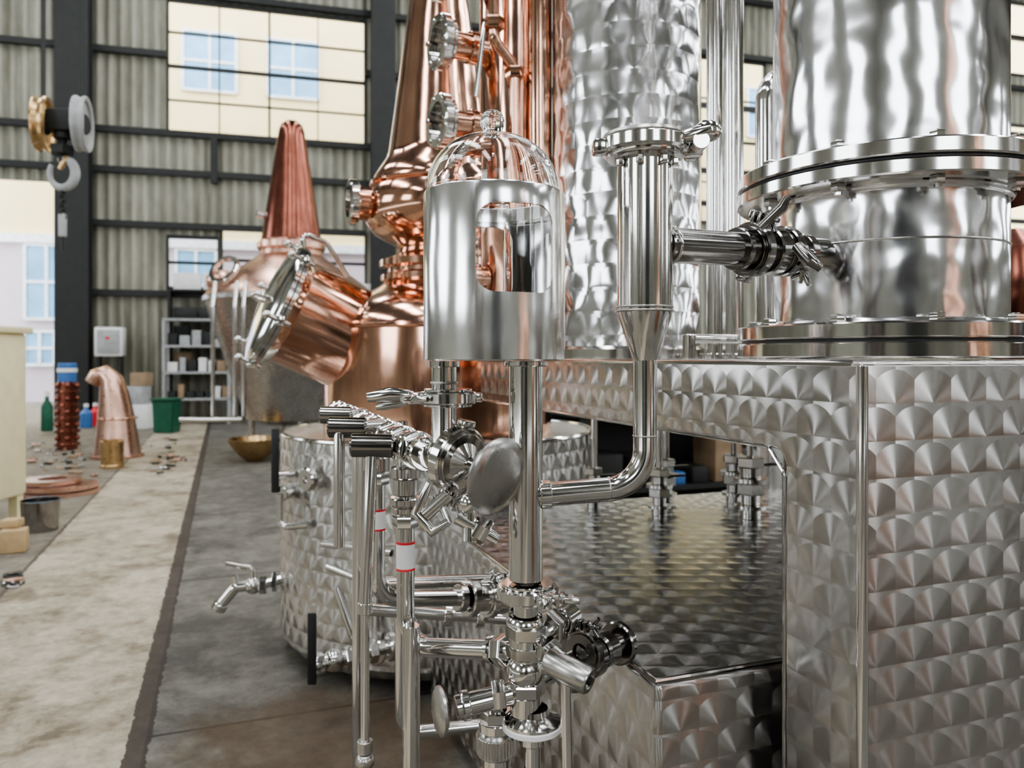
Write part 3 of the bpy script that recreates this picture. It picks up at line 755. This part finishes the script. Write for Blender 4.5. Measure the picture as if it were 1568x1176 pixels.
# ---------------------------------------------------------------- floor clutter
def fl(px_,py_):
    Y=H*1180/(py_-548); return V((px_-784)/1180*Y,Y,0)
g=fl(180,700); k=g.y/1180
cn=B('copper_swan_neck',g)
cn.tube([V(0,0,0),V(0,0,.03),V(-2*k,0,60*k),V(-5*k,0,95*k),V(-10*k,0,118*k),V(-20*k,0,128*k),V(-32*k,0,124*k),V(-38*k,0,114*k)],[34*k,33*k,26*k,21*k,17*k,13*k,12*k,11*k],COPPERM,seg=32)
cn.cyl((0,0,0),(0,0,.04),37*k,COPPERM); cn.torus((0,0,60*k),Z,26.5*k,.015,COPPER); cn.done()
g=fl(172,716); d_=B('brass_drum',g); k=g.y/1180
d_.lathe([(0,0),(17*k,0),(17*k,.03),(16*k,.04),(16*k,40*k),(17*k,41*k),(15*k,42*k),(15*k,38*k),(0,38*k)],BRASS); d_.done()
g=fl(103,688); k=g.y/1180; pc=B('copper_column_section',g)
pc.cyl((0,0,0),(0,0,103*k),14*k,COPPERD)
for i in range(5):
    z=(8+i*20)*k; pc.ring((0,0,z),Z,18*k,5*k,4*k,COPPERD)
    for j in range(6):
        an=j*math.pi/3; pc.sphere((15*k*math.cos(an),15*k*math.sin(an),z+10*k),4*k,COPPERD)
pc.cyl((0,0,103*k),(0,0,132*k),13*k,BLUE); pc.cyl((0,0,118*k),(0,0,124*k),14*k,WHITE); pc.done()
for (x,y,mt,h) in((132,655,BLUE,36),(146,652,RED,34),(72,660,GREEN,60)):
    g=fl(x,y); k=g.y/1180; bt=B('chemical_bottle' if h<50 else 'gas_cylinder',g)
    bt.lathe([(0,0),(8*k,0),(8.5*k,2*k),(8.5*k,h*.62*k),(3*k,h*.8*k),(3*k,h*k),(0,h*k)],mt,seg=24); bt.cyl((0,0,h*.88*k),(0,0,h*1.0*k+.01),3.4*k,WHITE,16); bt.done()
g=fl(88,755); k=g.y/1180; cp=B('copper_flange_stack',g)
for i,(r,x) in enumerate(((58,0),(52,4),(40,-8))): cp.lathe([(r*.5*k,i*.05),(r*k,i*.05),(r*k,i*.05+.035),(r*.5*k,i*.05+.035)],COPPERM,(x*k,0,0),Z,48,close=True)
cp.done()
g=fl(62,812); k=g.y/1180; dr_=B('steel_pail',g)
dr_.lathe([(0,0),(24*k,0),(27*k,46*k),(28.5*k,47*k),(26*k,47*k),(23*k,.02),(0,.02)],DARKST); dr_.done()
g=fl(22,845); k=g.y/1180; wd=B('wooden_block',g); wd.box((0,0,18*k),(34*k,.12,34*k),WOOD,Matrix.Rotation(.4,4,'Z'),bev=.005); wd.box((-.05,.05,42*k),(26*k,.1,12*k),WOOD,Matrix.Rotation(.1,4,'Z'),bev=.004); wd.done()
g=V(-4.1,5.4,0); mc=B('cream_machine_cabinet',g)
mc.box((-.0,.3,.82),(.72,.5,1.24),CREAM,bev=.03); mc.box((.2,.02,.8),(.2,.03,.9),WHITE,bev=.01); mc.box((-.0,.3,1.46),(.78,.56,.05),CREAM,bev=.01)
for x in(-.3,.3): 
    for y in(.1,.5): mc.box((x,y,.1),(.07,.07,.2),CREAM)
mc.done()
g=fl(390,706); k=g.y/1180; bo=B('copper_bowl',g)
bo.lathe([(0,0),(12*k,0),(26*k,12*k),(36*k,26*k),(40*k,34*k),(38*k,35*k),(33*k,26*k),(22*k,12*k),(0,4*k)],BRASS); bo.done()
rk=B('storage_rack',WO,WY)
for x in(.1,1.25): 
    for y in(-1.0,-.5): rk.box2((x,y,0),(x+.05,y+.05,2.0),GREY)
for z in(.45,.95,1.45,1.95): rk.box2((.1,-1.0,z),(1.3,-.45,z+.04),GREY)
for z in(.49,.99,1.49):
    x=.18
    while x<1.15:
        wdt=random.uniform(.1,.22); hh=random.uniform(.1,.3)
        rk.box2((x,-.9,z),(x+wdt,-.6,z+hh),random.choice([CARD,WHITE,GREY,BEAM,BEAM,BEAM]),bev=.01); x+=wdt+.04
rk.done()
sh=B('parts_shelf',WO,WY)
for z in(1.0,1.5,2.0,2.55): sh.box2((.1,-.4,z),(4.0,-.14,z+.04),BEAM)
for x in(.1,1.4,2.7,3.95): sh.box2((x,-.42,0),(x+.05,-.13,2.59),BEAM)
for z in(1.04,1.54,2.04,2.59):
    x=.2
    while x<3.7:
        wdt=random.uniform(.15,.5); hh=random.uniform(.1,.36)
        if random.random()<.8: sh.box2((x,-.36,z),(x+wdt,-.18,z+hh),random.choice([WHITE,WHITE,WHITE,GREY]) if z>2.5 else random.choice([BEAM,BEAM,CARD,GREY,BEAM]),bev=.01)
        x+=wdt+.05
sh.done()
eb=B('electrical_cabinet',WO,WY); eb.box2((-1.15,-.55,H+.03),(-.66,-.25,H+.58),WHITE,.02); eb.box2((-1.1,-.57,H+.08),(-.71,-.55,H+.53),GREY,.005); eb.box2((-.95,-.58,H+.35),(-.88,-.57,H+.4),RED)
eb.box2((-1.12,-.5,0),(-1.07,-.3,H+.04),BEAM); eb.box2((-.74,-.5,0),(-.69,-.3,H+.04),BEAM); eb.done()
g=fl(256,662); k=g.y/1180; gbn=B('green_bin',g)
t=bmesh.new(); bmesh.ops.create_cube(t,size=1)
for v in t.verts: v.co=V(v.co.x*(34 if v.co.z>0 else 28)*k,v.co.y*.35,(v.co.z+.5)*50*k)
bmesh.ops.bevel(t,geom=t.edges[:],offset=.02,segments=2,affect='EDGES'); gbn.add(t,GREEN); gbn.box((0,0,51*k),(37*k,.42,2.5*k),GREEN,bev=.01); gbn.done()
g=fl(215,655); k=g.y/1180; wbx=B('stacked_cartons',g)
wbx.box((0,0,18*k),(38*k,.4,36*k),WHITE,bev=.01); wbx.box((-3*k,0,50*k),(26*k,.35,27*k),GREY,bev=.01); wbx.box((-2*k,.1,74*k),(24*k,.3,20*k),CARD,bev=.01); wbx.done()
sc_=B('metal_scrap_pile',(0,0,0))
for i in range(130):
    x=random.choice([random.gauss(100,45),random.gauss(255,16),random.gauss(110,60),random.uniform(10,290)]); y=random.choice([random.gauss(688,12),random.gauss(712,6),random.gauss(700,10),random.uniform(672,735)])
    if i<6: y=random.uniform(870,900); x=random.choice([20,35,10])
    if y<672 or x>300 or (130<x<225 and 690<y<725): continue
    g=fl(x,y); s=random.uniform(.02,.05); k_=random.random()
    rot=Matrix.Rotation(random.uniform(0,3),4,'Z')@Matrix.Rotation(random.uniform(-.3,.3),4,'X')
    mt=random.choice([COPPERM,DARKST,SATIN,BEAM,BEAM,CARD,GREY])
    if k_<.4: sc_.box(g+V(0,0,s*.4),(s*2,s*.8,s*.5),mt,rot,bev=s*.08)
    elif k_<.7: sc_.cyl(g+V(0,0,s*.4),g+V(s*2*math.cos(i),s*2*math.sin(i),s*.4),s*.4,mt,12)
    else: sc_.torus(g+V(0,0,s*.3),V(.1,.1,1),s,s*.25,mt,16,8)
sc_.done()
for (x,y,mt,w_,h_) in((1.3,8.5,CARD,.6,.45),(2.8,8.0,BLUE,.5,.6),(.9,10,BEAM,1.6,1.0),(3.6,8.6,DARKST,1.2,1.1),(2.0,11,BEAM,1.5,1.0),(5,10,BEAM,1.8,1.15)):
    cb_=B('storage_crate',(x,y,0),.3)
    cb_.box((0,0,h_/2+.08),(w_,.5,h_),mt,bev=.02); cb_.box((0,-.26,h_*.7),(w_*.5,.02,h_*.2),BEAM,bev=.005)
    for xx in(-1,1): cb_.box((xx*w_*.35,0,.04),(.1,.5,.08),WOOD)
    cb_.done()
wk=B('workbench',(1.9,6.2,0),.36)
wk.box((0,0,.86),(3.4,.7,.05),BEAM,bev=.01)
wk.box((0,.3,.45),(3.3,.03,.75),BEAM); wk.box((0,0,.3),(3.3,.6,.03),BEAM)
for x in(-1.6,0,1.6):
    for y in(-.3,.3): wk.box((x,y,.43),(.06,.06,.86),BEAM)
x=-1.5
while x<1.5:
    wdt=random.uniform(.08,.25); hh=random.uniform(.08,.35)
    wk.box((x+wdt/2,-.05,.885+hh/2),(wdt,.25,hh),random.choice([CARD,BEAM,BLUE,GREY,BEAM,WHITE,RED]),bev=.01)
    wk.box((x+wdt/2,-.1,.315+hh/2),(wdt,.3,hh),random.choice([CARD,BEAM,BLUE,GREY,BEAM,GREY]),bev=.01); x+=wdt+.06
wk.done()
# unseen gear: copper still the column mirrors, dark tanks added for reflections
ok=B('copper_pot_still',(2.9,-1.4,0))
ok.lathe([(0,0),(.62,0),(.62,1.0),(.55,1.02),(.55,1.45),(.45,1.6),(.2,1.75),(.2,1.9),(.34,2.05),(.34,2.2),(.2,2.4),(.08,3.6),(0,3.62)],COPPER,seg=48); ok.done()
for (x,y,r,h,mt) in((-1.9,-2.6,.6,2.3,DARKST),(.2,-4.5,.8,2.6,BEAM),(5.2,-.2,.7,3.0,DARKST)):
    q_=B('dark_reflection_tank',(x,y,0)); q_.lathe([(0,.35),(r*.5,.4),(r,.55),(r,h),(r*.6,h+.18),(.15,h+.25),(.15,h+.35),(0,h+.35)],mt,seg=48)
    for k in range(3):
        an=k*2.1; q_.cyl((r*.8*math.cos(an),r*.8*math.sin(an),0),(r*.8*math.cos(an),r*.8*math.sin(an),.6),.04,SATIN)
    q_.done()
try:
    SC.view_settings.look='AgX - Medium High Contrast'
except Exception as e: print(e)
SC.view_settings.exposure=0.1
